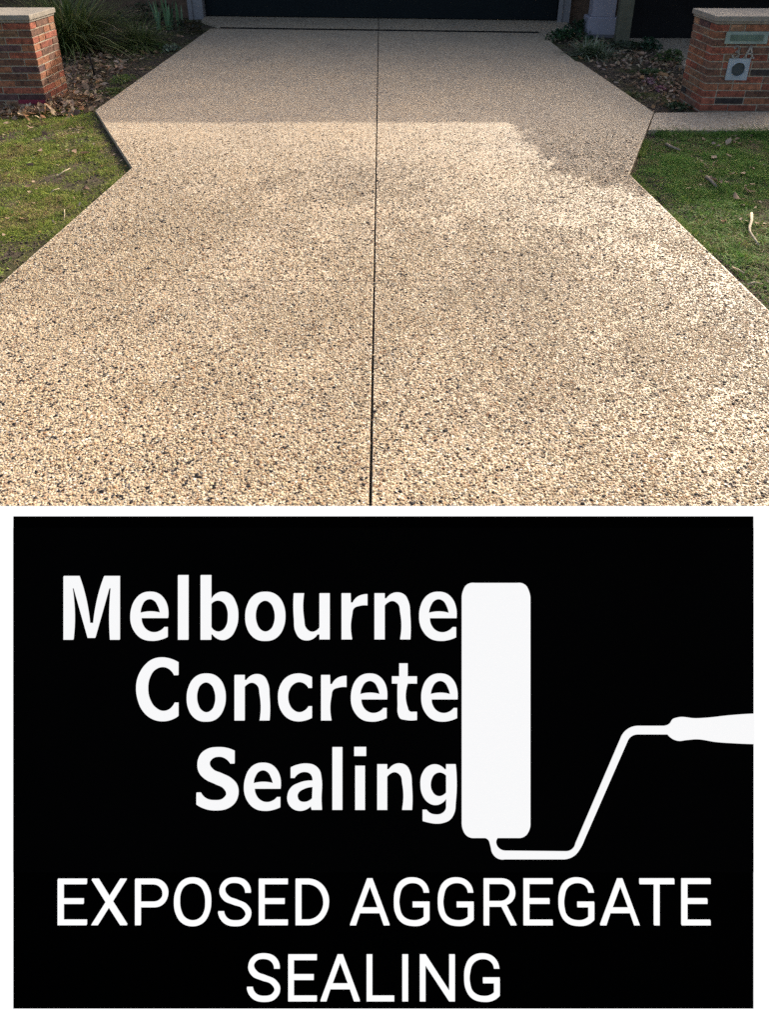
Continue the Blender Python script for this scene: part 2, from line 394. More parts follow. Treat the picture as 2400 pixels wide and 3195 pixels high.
# porch column on a rendered foot
pc = empty('porch_column', (2.90, 9.86, 0), ROT, label='pale mauve grey rendered porch column with a chamfered square foot', cat='column')
def chamfer_block(bm, w, d, z0, z1, ch):
    ring = lambda s, z: [bm.verts.new((x*(w/2-s)/(w/2), y*(d/2-s)/(d/2), z)) for x, y in ((-w/2, -d/2), (w/2, -d/2), (w/2, d/2), (-w/2, d/2))]
    rs = [ring(ch, z0), ring(0, z0+ch*1.4), ring(0, z1-.012), ring(.018, z1)]
    for a_, b_ in zip(rs, rs[1:]):
        for i in range(4): bm.faces.new((a_[i], a_[(i+1) % 4], b_[(i+1) % 4], b_[i]))
    bm.faces.new(rs[0][::-1]); bm.faces.new(rs[-1])
bm = bmesh.new(); chamfer_block(bm, .40, .34, -.02, .245, .035); link('plinth', bm_mesh('plinth', bm), M_RENDER, pc)
bm = bmesh.new(); chamfer_block(bm, .30, .26, .246, 1.9, .004); link('shaft', bm_mesh('shaft', bm), M_RENDER, pc)
pp = empty('garden_post', (3.04, 9.33, 0), ROT, label='weathered green grey timber post beside the porch column', cat='post')
bm = bmesh.new(); box_bm(bm, -.085, .085, -.07, .07, -.1, 1.7, .008); link('post_shaft', bm_mesh('post_shaft', bm), M_POST, pp)
bm = bmesh.new(); box_bm(bm, -.095, .095, -.08, .08, 1.7, 1.74, .008); link('post_cap', bm_mesh('post_cap', bm), M_POST, pp)

# ---------------------------------------------------------------- brick piers
COURSE, BH, BT, BL = .0590, .0492, .11, .23
def brick_mesh(lx, seed):
    r = random.Random(seed); bm = bmesh.new(); box_bm(bm, -lx/2, lx/2, -BT/2, BT/2, 0, BH, .004)
    for v in bm.verts: v.co += Vector((r.uniform(-1, 1), r.uniform(-1, 1), r.uniform(-1, 1)))*.0013
    me = bm_mesh('brick', bm); me.materials.append(BRICKS[0]); return me
BM = {l: [brick_mesh(l, 10*i+int(l*1000)) for i in range(3)] for l in (.23, .11)}
def pier(name, loc, rz, wx, wy, ncourse, label, weights, ws):
    """wx across, wy deep; origin = front corner nearest the drive at ground; grows to -x*side"""
    r = random.Random(int(loc[0]*100)); e = empty(name, loc, rz, label=label, cat='brick pier')
    box('mortar_core', .006, wx-.006, .006, wy-.006, -.1, ncourse*COURSE-.004, M_MORTAR, e)
    for c in range(-1, ncourse):
        z = c*COURSE+.005
        # pinwheel: each side carries its length less one brick thickness
        for side in range(4):
            ln = (wx if side % 2 == 0 else wy)
            t = 0.0 if c % 2 == 0 else BT+.01
            rem = ln-BT-.01; pieces = []
            while rem > .2: pieces.append(.23); rem -= .24
            if rem > .09: pieces.append(.11)
            if (c//2+side) % 2: pieces.reverse()
            for l in pieces:
                m = t+l/2
                if side == 0: p, a_ = (m, BT/2), 0
                elif side == 1: p, a_ = (wx-BT/2, m), math.pi/2
                elif side == 2: p, a_ = (wx-m, wy-BT/2), math.pi
                else: p, a_ = (BT/2, wy-m), math.pi/2
                o = bpy.data.objects.new('brick', r.choice(BM[l])); COL.objects.link(o); o.parent = e
                o.location = (p[0]+r.uniform(-.0015, .0015), p[1]+r.uniform(-.0015, .0015), z+r.uniform(-.001, .001)); o.rotation_euler = (0, 0, a_+r.choice((0, math.pi))+r.uniform(-.004, .004))
                o.material_slots[0].link = 'OBJECT'; o.material_slots[0].material = r.choices(BRICKS, weights)[0]
                t += l+.01
    top = ncourse*COURSE
    for ov, z0, z1 in ((.008, top, top+.020), (.020, top+.020, top+.062)):
        bm = bmesh.new(); box_bm(bm, -ov, wx+ov, -ov, wy+ov, z0, z1, .006); link('cap_stone', bm_mesh('cap_stone', bm), M_CAP, e)
    return e
lpier = pier('brick_pier', (-2.945-.59, 6.085, -.03), 0, .59, .47, 12, 'brick pier beside the tussock grass with sunlight on the side facing the drive', (5, 4, 5, 2, 2, 1), 1)
rpier = pier('letterbox_pier', (2.665, 5.885, -.012), math.radians(-1), .71, .47, 12, 'brick letterbox pier with metal slot plate and house number beside the path', (5, 5, 5, 2, 2, .6), 1)
# letter plate, numerals, newspaper tube, on the front face of the letterbox pier (y = 0 plane, facing -y)
def on_face(px, py):
    """place on the pier's front face of a point measured in the photograph"""
    u = (px-PCX)/FPX; v = (py-PCY)/FPX
    d = Vector((u, math.cos(PITCH)-v*math.sin(PITCH), -math.sin(PITCH)-v*math.cos(PITCH)))
    t = (5.885-.0)/d.y
    return d.x*t-2.665, CAM_H+d.z*t+.012
sx0, sz1 = on_face(2267, 100); _, sz0 = on_face(2262, 138)
box('slot_plate', sx0, sx0+.34, -.012, -.001, sz0, sz1, M_PLATE, rpier, bev=.003)
box('slot_flap', sx0+.038, sx0+.302, -.017, -.0125, sz0+.026, sz1-.022, M_PLATE_IN, rpier, bev=.002)
tx, tz = on_face(2301, 217)
hw = .088
bm = bmesh.new()                                                   # square plate with a round mouth
nseg = 40; outer = []; inner = []; deep = []
for i in range(nseg):
    a_ = 2*math.pi*i/nseg; c_, s_ = math.cos(a_), math.sin(a_); q = max(abs(c_), abs(s_))
    outer.append(bm.verts.new((tx+hw*c_/q, -.010, tz+hw*s_/q))); inner.append(bm.verts.new((tx+.056*c_, -.012, tz+.056*s_)))
    deep.append(bm.verts.new((tx+.055*c_, -.0005, tz+.055*s_)))
back = [bm.verts.new((v.co.x, -.0008, v.co.z)) for v in outer]
for i in range(nseg):
    j = (i+1) % nseg
    bm.faces.new((outer[i], outer[j], inner[j], inner[i])); bm.faces.new((inner[i], inner[j], deep[j], deep[i])); bm.faces.new((outer[j], outer[i], back[i], back[j]))
bmesh.ops.recalc_face_normals(bm, faces=bm.faces[:])
plate = link('paper_tube_plate', bm_mesh('paper_tube_plate', bm), M_STEEL, rpier)
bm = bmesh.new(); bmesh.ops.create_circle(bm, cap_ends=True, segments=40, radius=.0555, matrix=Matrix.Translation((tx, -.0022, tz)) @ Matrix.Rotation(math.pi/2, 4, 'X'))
link('tube_mouth_shade', bm_mesh('tube_mouth_shade', bm), M_TUBE_SHADE, plate)  # flat dark disc; the hole's inner shade is put into its colour
bm = bmesh.new(); tube(bm, [(tx+.0565*math.cos(a_), -.0135, tz+.0565*math.sin(a_)) for a_ in np.linspace(0, 2*math.pi, 41)], [.0028]*41, 6, False)
link('tube_rim', bm_mesh('tube_rim', bm, True), M_STEEL, plate)
def stroke(name, pts, wd, x, z, s, parent, mat):
    bm = bmesh.new()
    for pl in pts:
        P = [Vector((x+p[0]*s, 0, z+p[1]*s)) for p in pl]
        for a_, b_ in zip(P, P[1:]):
            d = (b_-a_).normalized(); nn = Vector((-d.z, 0, d.x))*wd*s/2; e_ = d*wd*s*.35
            c = [a_-e_+nn, b_+e_+nn, b_+e_-nn, a_-e_-nn]
            f_ = [bm.verts.new((v.x, -.013, v.z)) for v in c]; k_ = [bm.verts.new((v.x, -.001, v.z)) for v in c]
            bm.faces.new(f_); 
            for i in range(4): bm.faces.new((f_[i], k_[i], k_[(i+1) % 4], f_[(i+1) % 4]))
    bmesh.ops.recalc_face_normals(bm, faces=bm.faces[:])
    return link(name, bm_mesh(name, bm), mat, parent)
nx0, nz0 = on_face(2281, 181); nx1, nz1 = on_face(2321, 181)
arc = lambda cx_, cz_, rx, rz_, a0, a1, n_=10: [(cx_+rx*math.cos(math.radians(a0+(a1-a0)*i/n_)), cz_+rz_*math.sin(math.radians(a0+(a1-a0)*i/n_))) for i in range(n_+1)]
stroke('numeral', [arc(.30, .74, .22, .24, 160, -90), arc(.30, .26, .27, .26, 90, -160)], .15, nx0, nz0, .092, rpier, M_NUM)
stroke('numeral', [[(0.02, 0), (.36, 1)], [(.36, 1), (.68, 0)], [(.16, .36), (.56, .36)], [(-.06, 0), (.14, 0)], [(.56, 0), (.80, 0)]], .14, nx1, nz1, .092, rpier, M_NUM)
box('red_tape', .35, .585, -.0045, -.001, .035, .068, M_RED, lpier)

# ---------------------------------------------------------------- grass, soil plants, litter
def blades(X, Y, Z, Hh, Wd, lean, col, bend=.6, seg=2):
    n = len(X); az = rng.uniform(0, 2*np.pi, n); fa = rng.uniform(0, 2*np.pi, n)
    dx, dy = np.cos(az)*lean, np.sin(az)*lean; px, py = np.cos(fa)*Wd/2, np.sin(fa)*Wd/2
    rowsV = []
    for i in range(seg+1):
        t = i/seg; q = t**(1+bend)
        wq = (1-t)*.9+.1
        cx_ = X+dx*Hh*q; cy_ = Y+dy*Hh*q; cz_ = Z+Hh*t*np.sqrt(np.maximum(.05, 1-np.minimum(.95, (lean*q)**2*.5)))
        rowsV += [np.stack([cx_-px*wq, cy_-py*wq, cz_], -1), np.stack([cx_+px*wq, cy_+py*wq, cz_], -1)]
    V = np.stack(rowsV, 1); k_ = 2*(seg+1)
    base = np.arange(n)[:, None]*k_
    F_ = np.concatenate([np.stack([base[:, 0]+2*i, base[:, 0]+2*i+1, base[:, 0]+2*i+3, base[:, 0]+2*i+2], -1) for i in range(seg)])
    return V.reshape(-1, 3), F_, np.repeat(col, k_, axis=0)

def palette(n, cols, wts, jit=.18):
    c = np.array(cols)[rng.choice(len(cols), n, p=np.array(wts)/sum(wts))]
    return c*rng.uniform(1-jit, 1+jit, (n, 1))*rng.uniform(.93, 1.07, (n, 3))

def lawn(name, poly, edge, dens, hgt, cols, wts, label_kind, bare=.10, patch=.42):
    P = np.array(poly); x0, y0 = P.min(0); x1, y1 = P.max(0)
    n = int((x1-x0)*(y1-y0)*dens); X = rng.uniform(x0, x1, n); Y = rng.uniform(y0, y1, n)
    kp = inside(poly, X, Y); d = dist_poly(edge, X, Y)
    nz = .55*vnoise(X, Y, 2.1)+.45*vnoise(X+5, Y+3, 7)
    pr = np.clip((nz-patch+.16)/.26, .04, 1)*np.clip((d-.012)/bare, 0, 1)
    kp &= rng.random(n) < pr
    X, Y, nz = X[kp], Y[kp], nz[kp]; n = len(X)
    cl = .5*vnoise(X+4, Y, 4.5)+.5*vnoise(X, Y+6, 13)
    H_ = hgt*rng.uniform(.4, 1.4, n)*(.45+1.1*vnoise(X+1, Y+2, 10))
    dry = rng.random(n) < np.clip((.52-cl)*2.6, 0, .85)
    half_ = len(cols)//2+1; cg = palette(n, cols[:half_], wts[:half_]); cd = palette(n, cols[half_:]+[cols[1]], list(wts[half_:])+[1.2])
    colr = np.where(dry[:, None], cd, cg)*(.75+.5*vnoise(X+8, Y, 20))[:, None]
    V, F_, C = blades(X, Y, ground_z(X, Y)-.003, H_, rng.uniform(.003, .0065, n), rng.uniform(.5, 2.2, n), colr)
    link(name, mesh_np(name, V, F_, C), M_BLADE, kind='stuff', label=label_kind, cat='grass')

lawn('lawn', [(-4.8, 1.2), (-1.76, 1.2), (-1.70, 2.93), (-1.66, 4.41), (-2.42, 5.85), (-2.6, 6.05), (-4.8, 5.75)], [(-1.86, .5), (-1.738, 2.934), (-1.66, 4.406), (-2.446, 5.876)],
     24000, .024, [(.20, .26, .045), (.28, .30, .065), (.14, .19, .04), (.36, .28, .13), (.21, .15, .08)], (4, 3.4, 3, 2.2, 1.8), 'short mossy sunlit grass beside the tussock side of the drive', .13, .40)
lawn('lawn', [(1.56, 4.28), (1.64, 1.2), (4.8, 1.2), (4.8, 5.25), (2.04, 5.31)], [(1.70, .5), (1.626, 2.701), (1.572, 4.281), (2.04, 5.29)],
     24000, .030, [(.075, .18, .032), (.12, .22, .042), (.21, .25, .06), (.30, .24, .12), (.17, .125, .07)], (4, 4, 2, .8, .8), 'green grass in front of the letterbox pier and side path', .12, .32)
lawn('path_edge_grass', [(2.03, 5.20), (4.8, 5.14), (4.8, 5.25), (2.05, 5.31)], [(0, 0), (.1, 0)], 30000, .075, [(.06, .14, .028), (.09, .17, .034), (.13, .18, .05)], (4, 4, 2), 'longer grass leaning over the edge of the side path', .01, .35)

def edge_grass(name, line, side, cols, label):
    xs_, ys_ = np.array([p[0] for p in line]), np.array([p[1] for p in line]); n = 9000
    Y = rng.uniform(ys_[0], ys_[-1], n); X = np.interp(Y, ys_, xs_)+side*np.abs(rng.normal(.012, .02, n))
    kp = rng.random(n) < np.clip((vnoise(X+20, Y, 5)-.52)*3, 0, 1); X, Y = X[kp], Y[kp]; n = len(X)
    V, F_, C = blades(X, Y, ground_z(X, Y), rng.uniform(.025, .055, n), rng.uniform(.003, .005, n), rng.uniform(.3, 1.6, n), palette(n, cols, [1]*len(cols)))
    link(name, mesh_np(name, V, F_, C), M_BLADE, kind='stuff', label=label, cat='grass')
edge_grass('edge_grass', [(-1.80, 1.5), (-1.738, 2.934), (-1.66, 4.406), (-2.446, 5.876)], -1, [(.20, .26, .045), (.30, .27, .10), (.14, .19, .04)], 'loose grass tufts along the mossy side of the drive')
edge_grass('edge_grass', [(1.665, 1.5), (1.626, 2.701), (1.572, 4.281), (2.03, 5.28)], 1, [(.12, .20, .04), (.22, .24, .07), (.09, .16, .03)], 'loose grass tufts along the drive before the letterbox pier')

LEAF = np.array([(-.5, 0, 0), (-.28, .20, .05), (.02, .27, .07), (.30, .17, .05), (.5, 0, 0), (.30, -.17, .05), (.02, -.27, .07), (-.28, -.20, .05), (-.02, 0, -.02)])
LEAF_F = np.array([(i, (i+1) % 8, 8) for i in range(8)])
def scatter_leaves(X, Y, Z, size, col, tiltv=.45, curl=1.0):
    n = len(X); az = rng.uniform(0, 2*np.pi, n); t1 = rng.normal(0, tiltv, n); t2 = rng.normal(0, tiltv, n)
    b = np.repeat(LEAF[None], n, 0).copy()
    b[:, :, 1] *= rng.uniform(.55, 1.25, n)[:, None]
    b[:, :, 2] = b[:, :, 2]*rng.uniform(-1, 2.2, n)[:, None]*curl+(b[:, :, 0]**2)*rng.uniform(-.6, 1.0, n)[:, None]*curl
    b[:, :8] *= rng.uniform(.82, 1.15, (n, 8, 1))
    b *= size[:, None, None]
    c1, s1 = np.cos(t1)[:, None], np.sin(t1)[:, None]; c2, s2 = np.cos(t2)[:, None], np.sin(t2)[:, None]; ca, sa = np.cos(az)[:, None], np.sin(az)[:, None]
    x, y, z = b[..., 0], b[..., 1], b[..., 2]
    y, z = y*c1-z*s1, y*s1+z*c1; x, z = x*c2+z*s2, -x*s2+z*c2; x, y = x*ca-y*sa, x*sa+y*ca
    V = np.stack([x+X[:, None], y+Y[:, None], z+Z[:, None]], -1).reshape(-1, 3)
    F_ = (np.arange(n)[:, None, None]*9+LEAF_F[None]).reshape(-1, 3)
    return V, F_, np.repeat(col, 9, axis=0)

BROWN = [(.24, .15, .09), (.34, .23, .145), (.14, .09, .06), (.44, .33, .22), (.33, .165, .075), (.24, .185, .14)]
def litter(name, poly, n, s0, s1, label, wts=(4, 4, 3, 2, 1, 2), mask=None, tv=.45):
    P = np.array(poly); x0, y0 = P.min(0); x1, y1 = P.max(0)
    X = rng.uniform(x0, x1, n*3); Y = rng.uniform(y0, y1, n*3); kp = inside(poly, X, Y)
    if mask: kp &= rng.random(len(X)) < mask(X, Y)
    X, Y = X[kp][:n], Y[kp][:n]; m = len(X)
    V, F_, C = scatter_leaves(X, Y, ground_z(X, Y)+rng.uniform(.004, .03, m), rng.uniform(s0, s1, m), palette(m, BROWN, wts, .3), tv)
    link(name, mesh_np(name, V, F_, C), M_DRY, kind='stuff', label=label, cat='leaf litter')
BED_L = [(-2.5, 5.95), (-2.56, 10.2), (-2.9, 11.2), (-6.5, 11.4), (-6.5, 6.0), (-3.6, 5.75), (-2.75, 5.8)]
BED_R = [(2.30, 5.87), (2.22, 7.9), (2.2, 9.4), (2.75, 10.1), (3.6, 9.9), (3.3, 9.3), (3.36, 8.6), (3.33, 8.1), (3.2, 7.5), (3.3, 6.9), (4.2, 6.5), (4.2, 6.36), (2.66, 6.3), (2.66, 5.88)]
litter('leaf_litter', BED_L, 6500, .022, .085, 'brown dead leaves covering the garden bed below the tussock grass', mask=lambda X, Y: np.clip((-2.62-X)/.5, .06, 1)*np.clip((9.6-Y)/2.0, .25, 1))
litter('leaf_litter', BED_R, 3000, .018, .07, 'brown dead leaves and chips on the bed behind the letterbox pier', mask=lambda X, Y: np.clip((X-2.25)/.55, .12, 1)*np.clip(1.4*vnoise(X, Y, 2.5), .2, 1))
litter('lawn_debris', [(-4.8, 1.5), (-1.78, 1.5), (-1.74, 2.93), (-1.68, 4.41), (-2.45, 5.85), (-4.8, 5.8)], 900, .008, .032, 'tiny dry leaf scraps and straw bits in the mossy grass', (2, 3, 2, 4, 1, 2), tv=.3)
litter('lawn_debris', [(1.62, 4.2), (1.70, 1.5), (4.5, 1.5), (4.5, 5.15), (2.1, 5.2)], 900, .008, .035, 'tiny dry leaf scraps in the grass before the letterbox pier', (2, 3, 2, 4, 1, 2), tv=.3)
def corner_litter():                                               # deeper drift against the foot of the pier and at the lawn's edge
    X = np.concatenate([rng.normal(-2.80, .14, 260), rng.normal(-3.3, .35, 260)]); Y = np.concatenate([rng.normal(6.15, .22, 260), rng.normal(5.86, .10, 260)])
    kp = ~((X < -2.955) & (Y > 6.06)) & (X < -2.52); X, Y = X[kp], Y[kp]; n = len(X)
    V, F_, C = scatter_leaves(X, Y, ground_z(X, Y)+rng.uniform(.005, .07, n)*np.exp(-((X+2.85)/.2)**2)+.008, rng.uniform(.04, .09, n), palette(n, BROWN, (3, 4, 2, 4, 2, 1), .3), .6)
    link('leaf_drift', mesh_np('leaf_drift', V, F_, C), M_DRY, kind='stuff', label='drift of curled brown leaves against the foot of the sunlit pier', cat='leaf litter')
corner_litter()

def clover(poly, n, cols, label):
    P = np.array(poly); x0, y0 = P.min(0); x1, y1 = P.max(0); X = rng.uniform(x0, x1, n*3); Y = rng.uniform(y0, y1, n*3)
    kp = inside(poly, X, Y) & (rng.random(n*3) < np.clip((vnoise(X+11, Y, 3.3)-.35)*2.5, .03, 1)); X, Y = X[kp][:n], Y[kp][:n]; m = len(X)
    V, F_, C = scatter_leaves(X, Y, ground_z(X, Y)+rng.uniform(.004, .022, m), rng.uniform(.010, .028, m), palette(m, cols, [1]*len(cols), .3), .5, .6)
    link('clover', mesh_np('clover', V, F_, C), M_BLADE, kind='stuff', label=label, cat='weeds')
clover([(-4.8, 1.5), (-1.86, 1.5), (-1.80, 2.93), (-1.76, 4.35), (-2.5, 5.75), (-4.8, 5.7)], 5000, [(.20, .27, .05), (.12, .19, .04), (.28, .30, .09)], 'tiny broad leaved weeds and moss in the sunlit grass')
clover([(1.75, 4.2), (1.80, 1.5), (4.5, 1.5), (4.5, 5.15), (2.2, 5.2)], 3500, [(.10, .20, .04), (.15, .26, .05), (.22, .28, .08)], 'tiny broad leaved weeds in the grass before the letterbox pier')

def soil_clods(name, poly, n, label):
    P = np.array(poly); x0, y0 = P.min(0); x1, y1 = P.max(0)
    X = rng.uniform(x0, x1, n*2); Y = rng.uniform(y0, y1, n*2); kp = inside(poly, X, Y); X, Y = X[kp][:n], Y[kp][:n]; m = len(X)
    T = np.array([(1, 0, 0), (-.5, .87, 0), (-.5, -.87, 0), (0, 0, .9), (0, 0, -.9)]); TF = np.array([(0, 1, 3), (1, 2, 3), (2, 0, 3), (1, 0, 4), (2, 1, 4), (0, 2, 4)])
    b = T[None]*rng.uniform(.6, 1.3, (m, 5, 1))*rng.uniform(.004, .012, (m, 1, 1)); a_ = rng.uniform(0, 6.28, m); ca, sa = np.cos(a_)[:, None], np.sin(a_)[:, None]
    V = np.stack([b[..., 0]*ca-b[..., 1]*sa+X[:, None], b[..., 0]*sa+b[..., 1]*ca+Y[:, None], b[..., 2]*.7+ground_z(X, Y)[:, None]+.003], -1).reshape(-1, 3)
    C = np.repeat(palette(m, [(.08, .062, .046), (.13, .10, .072), (.055, .043, .033)], (3, 2, 3), .3), 5, axis=0)
    link(name, mesh_np(name, V, (np.arange(m)[:, None, None]*5+TF[None]).reshape(-1, 3), C), M_DRY, kind='stuff', label=label, cat='soil')
soil_clods('soil_crumbs', BED_R, 5000, 'dark crumbled soil of the bed behind the letterbox pier')
soil_clods('soil_crumbs', [(-2.46, 5.9), (-2.49, 10.2), (-3.1, 10.2), (-2.9, 5.95)], 3500, 'dark crumbled soil along the edge of the drive by the tussock bed')
soil_clods('soil_crumbs', [(-1.75, 2.0), (-1.67, 4.41), (-2.46, 5.87), (-2.7, 5.8), (-2.0, 4.4), (-1.95, 2.0)], 1800, 'bare crumbled soil between the mossy grass and the drive')
soil_clods('soil_crumbs', [(1.60, 4.28), (1.66, 2.0), (1.85, 2.0), (1.80, 4.25), (2.15, 5.2), (2.05, 5.28)], 1800, 'bare crumbled soil between the drive and the green grass')

# --- plants
def strap_plant(name, loc, n, L0, L1, wd, spread, droop, cols, wts, label, cat='plant', base_r=.06, seg=7, group=None, up=1.0):
    az = rng.uniform(0, 2*np.pi, n); br = base_r*np.sqrt(rng.random(n)); ba = rng.uniform(0, 2*np.pi, n)
    Ln = rng.uniform(L0, L1, n); sp = np.clip(rng.normal(spread, spread*.45, n), .03, 1.5); dr = droop*rng.uniform(.4, 1.4, n)
    W = wd*rng.uniform(.6, 1.3, n); rowsV = []
    ox, oy = np.cos(az), np.sin(az); wob = rng.normal(0, .08, n)
    for i in range(seg+1):
        t = i/seg
        out_ = Ln*(sp*t+.35*dr*t*t); hz = Ln*up*(np.cos(np.minimum(sp, 1.4))*t-.55*dr*t**2.4); hz = np.maximum(hz, .004)
        x = np.cos(ba)*br+ox*out_-oy*wob*Ln*t*t; y = np.sin(ba)*br+oy*out_+ox*wob*Ln*t*t
        wq = W*.5*(1-t**3)*(.6+.4*min(1, t*4))+.0004
        rowsV += [np.stack([x-oy*wq, y+ox*wq, hz], -1), np.stack([x+oy*wq, y-ox*wq, hz], -1)]
    V = np.stack(rowsV, 1); k_ = 2*(seg+1); base = np.arange(n)*k_
    F_ = np.concatenate([np.stack([base+2*i, base+2*i+1, base+2*i+3, base+2*i+2], -1) for i in range(seg)])
    C = np.repeat(palette(n, cols, wts, .25), k_, axis=0)
    e = empty(name, loc, 0, label=label, cat=cat, group=group)
    link('leaf_blades', mesh_np('leaf_blades', V.reshape(-1, 3), F_, C, True), M_GREEN, e)
    return e
def bushy_plant(name, loc, n, rx, ry, hz, s0, s1, cols, wts, label, cat='plant', group=None, stems=9):
    e = empty(name, loc, 0, label=label, cat=cat, group=group)
    a_ = rng.uniform(0, 2*np.pi, n); rr = np.sqrt(rng.random(n))*(.75+.35*np.sin(3*a_+rng.uniform(0, 6))); ph = rng.random(n)
    X = rr*rx*np.cos(a_); Y = rr*ry*np.sin(a_); Z = hz*np.sqrt(np.maximum(0, 1.02-rr**2*.9))*(.25+.75*ph)
    V, F_, C = scatter_leaves(X, Y, Z, rng.uniform(s0, s1, n), palette(n, cols, wts, .3), .7, .6)
    link('foliage', mesh_np('foliage', V, F_, C), M_GREEN, e)
    bm = bmesh.new()
    for i in range(stems):
        q = rng.uniform(0, 6.28); rr_ = rng.uniform(.2, .8)
        tube(bm, [(0, 0, -.03), (.4*rr_*rx*math.cos(q), .4*rr_*ry*math.sin(q), hz*.4), (rr_*rx*math.cos(q), rr_*ry*math.sin(q), hz*.75)], [.004, .003, .0015], 5)
    link('stem', bm_mesh('stem', bm), M_BARK, e); return e
GZ = -.033
DKG = [(.05, .08, .02), (.10, .14, .035), (.17, .21, .06), (.27, .28, .11), (.34, .28, .15)]
strap_plant('tussock_grass', (-3.78, 8.75, GZ), 1900, .55, 1.25, .009, .62, .75, DKG, (4, 5, 4, 1.5, .8), 'large arching green tussock grass behind the sunlit brick pier', 'ornamental grass', .17, 8)
strap_plant('tussock_grass', (-3.05, 9.05, GZ), 700, .30, .62, .005, .75, .8, DKG, (4, 5, 3, 1, .5), 'smaller low tussock grass leaning from the big clump toward the drive', 'ornamental grass', .10, 7)
for i, (px, py, nn) in enumerate(((497, 96, 5), (531, 88, 5), (558, 86, 4))):
    x, y = ground_at(px, py)
    strap_plant('iris_plant', (x, y, GZ), nn, .32, .62, .038, .16, .12, [(.10, .20, .09), (.15, .27, .12)], (1, 1),
                ('iris with splayed upright strap leaves nearest the tussock grass', 'iris with upright blue green sword leaves between two other irises', 'short iris with sword leaves nearest the garage jamb')[i], 'iris', .05, 6)
def at(px, py, z=GZ): x, y = ground_at(px, py); return (x, y, z)
bushy_plant('ground_cover_plant', at(465, 150), 330, .30, .30, .10, .02, .045, [(.05, .10, .02), (.08, .14, .03), (.04, .06, .02)], (3, 2, 2), 'low green leafy plant beside the iris and the drive', stems=7)
bushy_plant('moss_clump', at(385, 248), 420, .19, .19, .07, .012, .03, [(.11, .17, .03), (.15, .19, .04), (.06, .10, .02)], (3, 2, 2), 'bright green weed clump near the corner of the drive by the leaf litter', stems=5)
bushy_plant('moss_clump', at(350, 282), 320, .15, .13, .05, .012, .03, [(.12, .16, .03), (.09, .13, .03)], (3, 2), 'small yellow green weed tuft at the edge of the leaf litter by the drive corner', stems=5)
bushy_plant('silver_plant', at(533, 153), 90, .14, .13, .08, .03, .06, [(.20, .24, .17), (.14, .18, .12)], (2, 2), 'small silver leaved plant at the edge of the drive near the irises', stems=5)
bushy_plant('dark_shrublet', at(585, 98), 260, .36, .22, .18, .03, .06, [(.02, .03, .015), (.05, .04, .02), (.10, .06, .02)], (3, 2, 1), 'dark straggly plant beside the garage jamb and irises', stems=8)
bushy_plant('dark_shrublet', at(470, 75), 420, .55, .30, .35, .03, .06, [(.02, .035, .015), (.035, .05, .02), (.06, .05, .03)], (3, 2, 1), 'dark leafy shrub in shade behind the irises and tussock grass', stems=9)
# bed beside the porch
bushy_plant('ground_cover_plant', at(1770, 122), 520, .34, .30, .15, .03, .06, [(.02, .06, .02), (.035, .09, .03), (.015, .035, .015)], (3, 2, 2), 'dark green leafy ground cover spilling over the drive corner by the garage', stems=9)
bushy_plant('ground_cover_plant', at(1815, 108), 420, .30, .25, .22, .03, .06, [(.012, .04, .016), (.02, .055, .02)], (3, 2), 'deep green ground cover in the shade before the porch column foot', stems=9)
strap_plant('variegated_tuft', at(1838, 168), 330, .16, .34, .010, .75, .65, [(.22, .26, .16), (.34, .36, .25), (.10, .14, .06), (.06, .09, .04)], (3, 2, 3, 2), 'pale variegated grass tuft at the kink of the drive edge', 'ornamental grass', .12, 7)
strap_plant('variegated_tuft', at(1880, 172), 160, .12, .27, .009, .85, .7, [(.20, .23, .14), (.28, .30, .2), (.09, .12, .06)], (3, 2, 3), 'smaller pale grass tuft beside the timber post', 'ornamental grass', .09, 7)
bushy_plant('ground_cover_plant', at(1960, 145), 420, .42, .24, .09, .025, .05, [(.03, .05, .025), (.05, .07, .03), (.08, .09, .05)], (3, 3, 1), 'dull green ground cover between the timber post and porch path', stems=7)
bushy_plant('ground_cover_plant', at(2025, 150), 260, .14, .2, .16, .03, .055, [(.02, .05, .025), (.03, .07, .03)], (3, 3), 'dark upright leafy plant at the edge of the porch path', stems=7)
bushy_plant('ground_cover_plant', at(2092, 188), 420, .19, .19, .15, .02, .045, [(.05, .085, .02), (.08, .12, .03), (.03, .05, .02)], (3, 3, 2), 'olive green bushy plant on the porch path edge behind the letterbox pier', stems=8)
bushy_plant('ground_cover_plant', at(2030, 222), 170, .20, .14, .05, .025, .05, [(.04, .07, .02), (.06, .09, .025)], (3, 3), 'flat green weed in the middle of the leafy bed', stems=5)
bushy_plant('ground_cover_plant', at(2118, 330), 200, .16, .10, .05, .02, .04, [(.03, .055, .02), (.06, .08, .03)], (3, 2), 'low green weeds at the foot of the letterbox pier', stems=5)
bushy_plant('succulent', at(2028, 252), 70, .08, .08, .06, .03, .05, [(.30, .15, .17), (.22, .12, .13), (.14, .14, .09)], (3, 2, 1), 'larger pink leaved succulent rosette in the bed', 'succulent', stems=4)
bushy_plant('succulent', at(2062, 276), 60, .065, .06, .05, .03, .045, [(.34, .15, .18), (.25, .11, .14)], (3, 2), 'smaller bright pink succulent rosette near the letterbox pier', 'succulent', stems=4)
bushy_plant('ground_cover_plant', at(1978, 290), 110, .16, .08, .035, .02, .04, [(.12, .13, .04), (.09, .10, .03)], (3, 2), 'yellow green low weed between the drive and the succulents', stems=4)

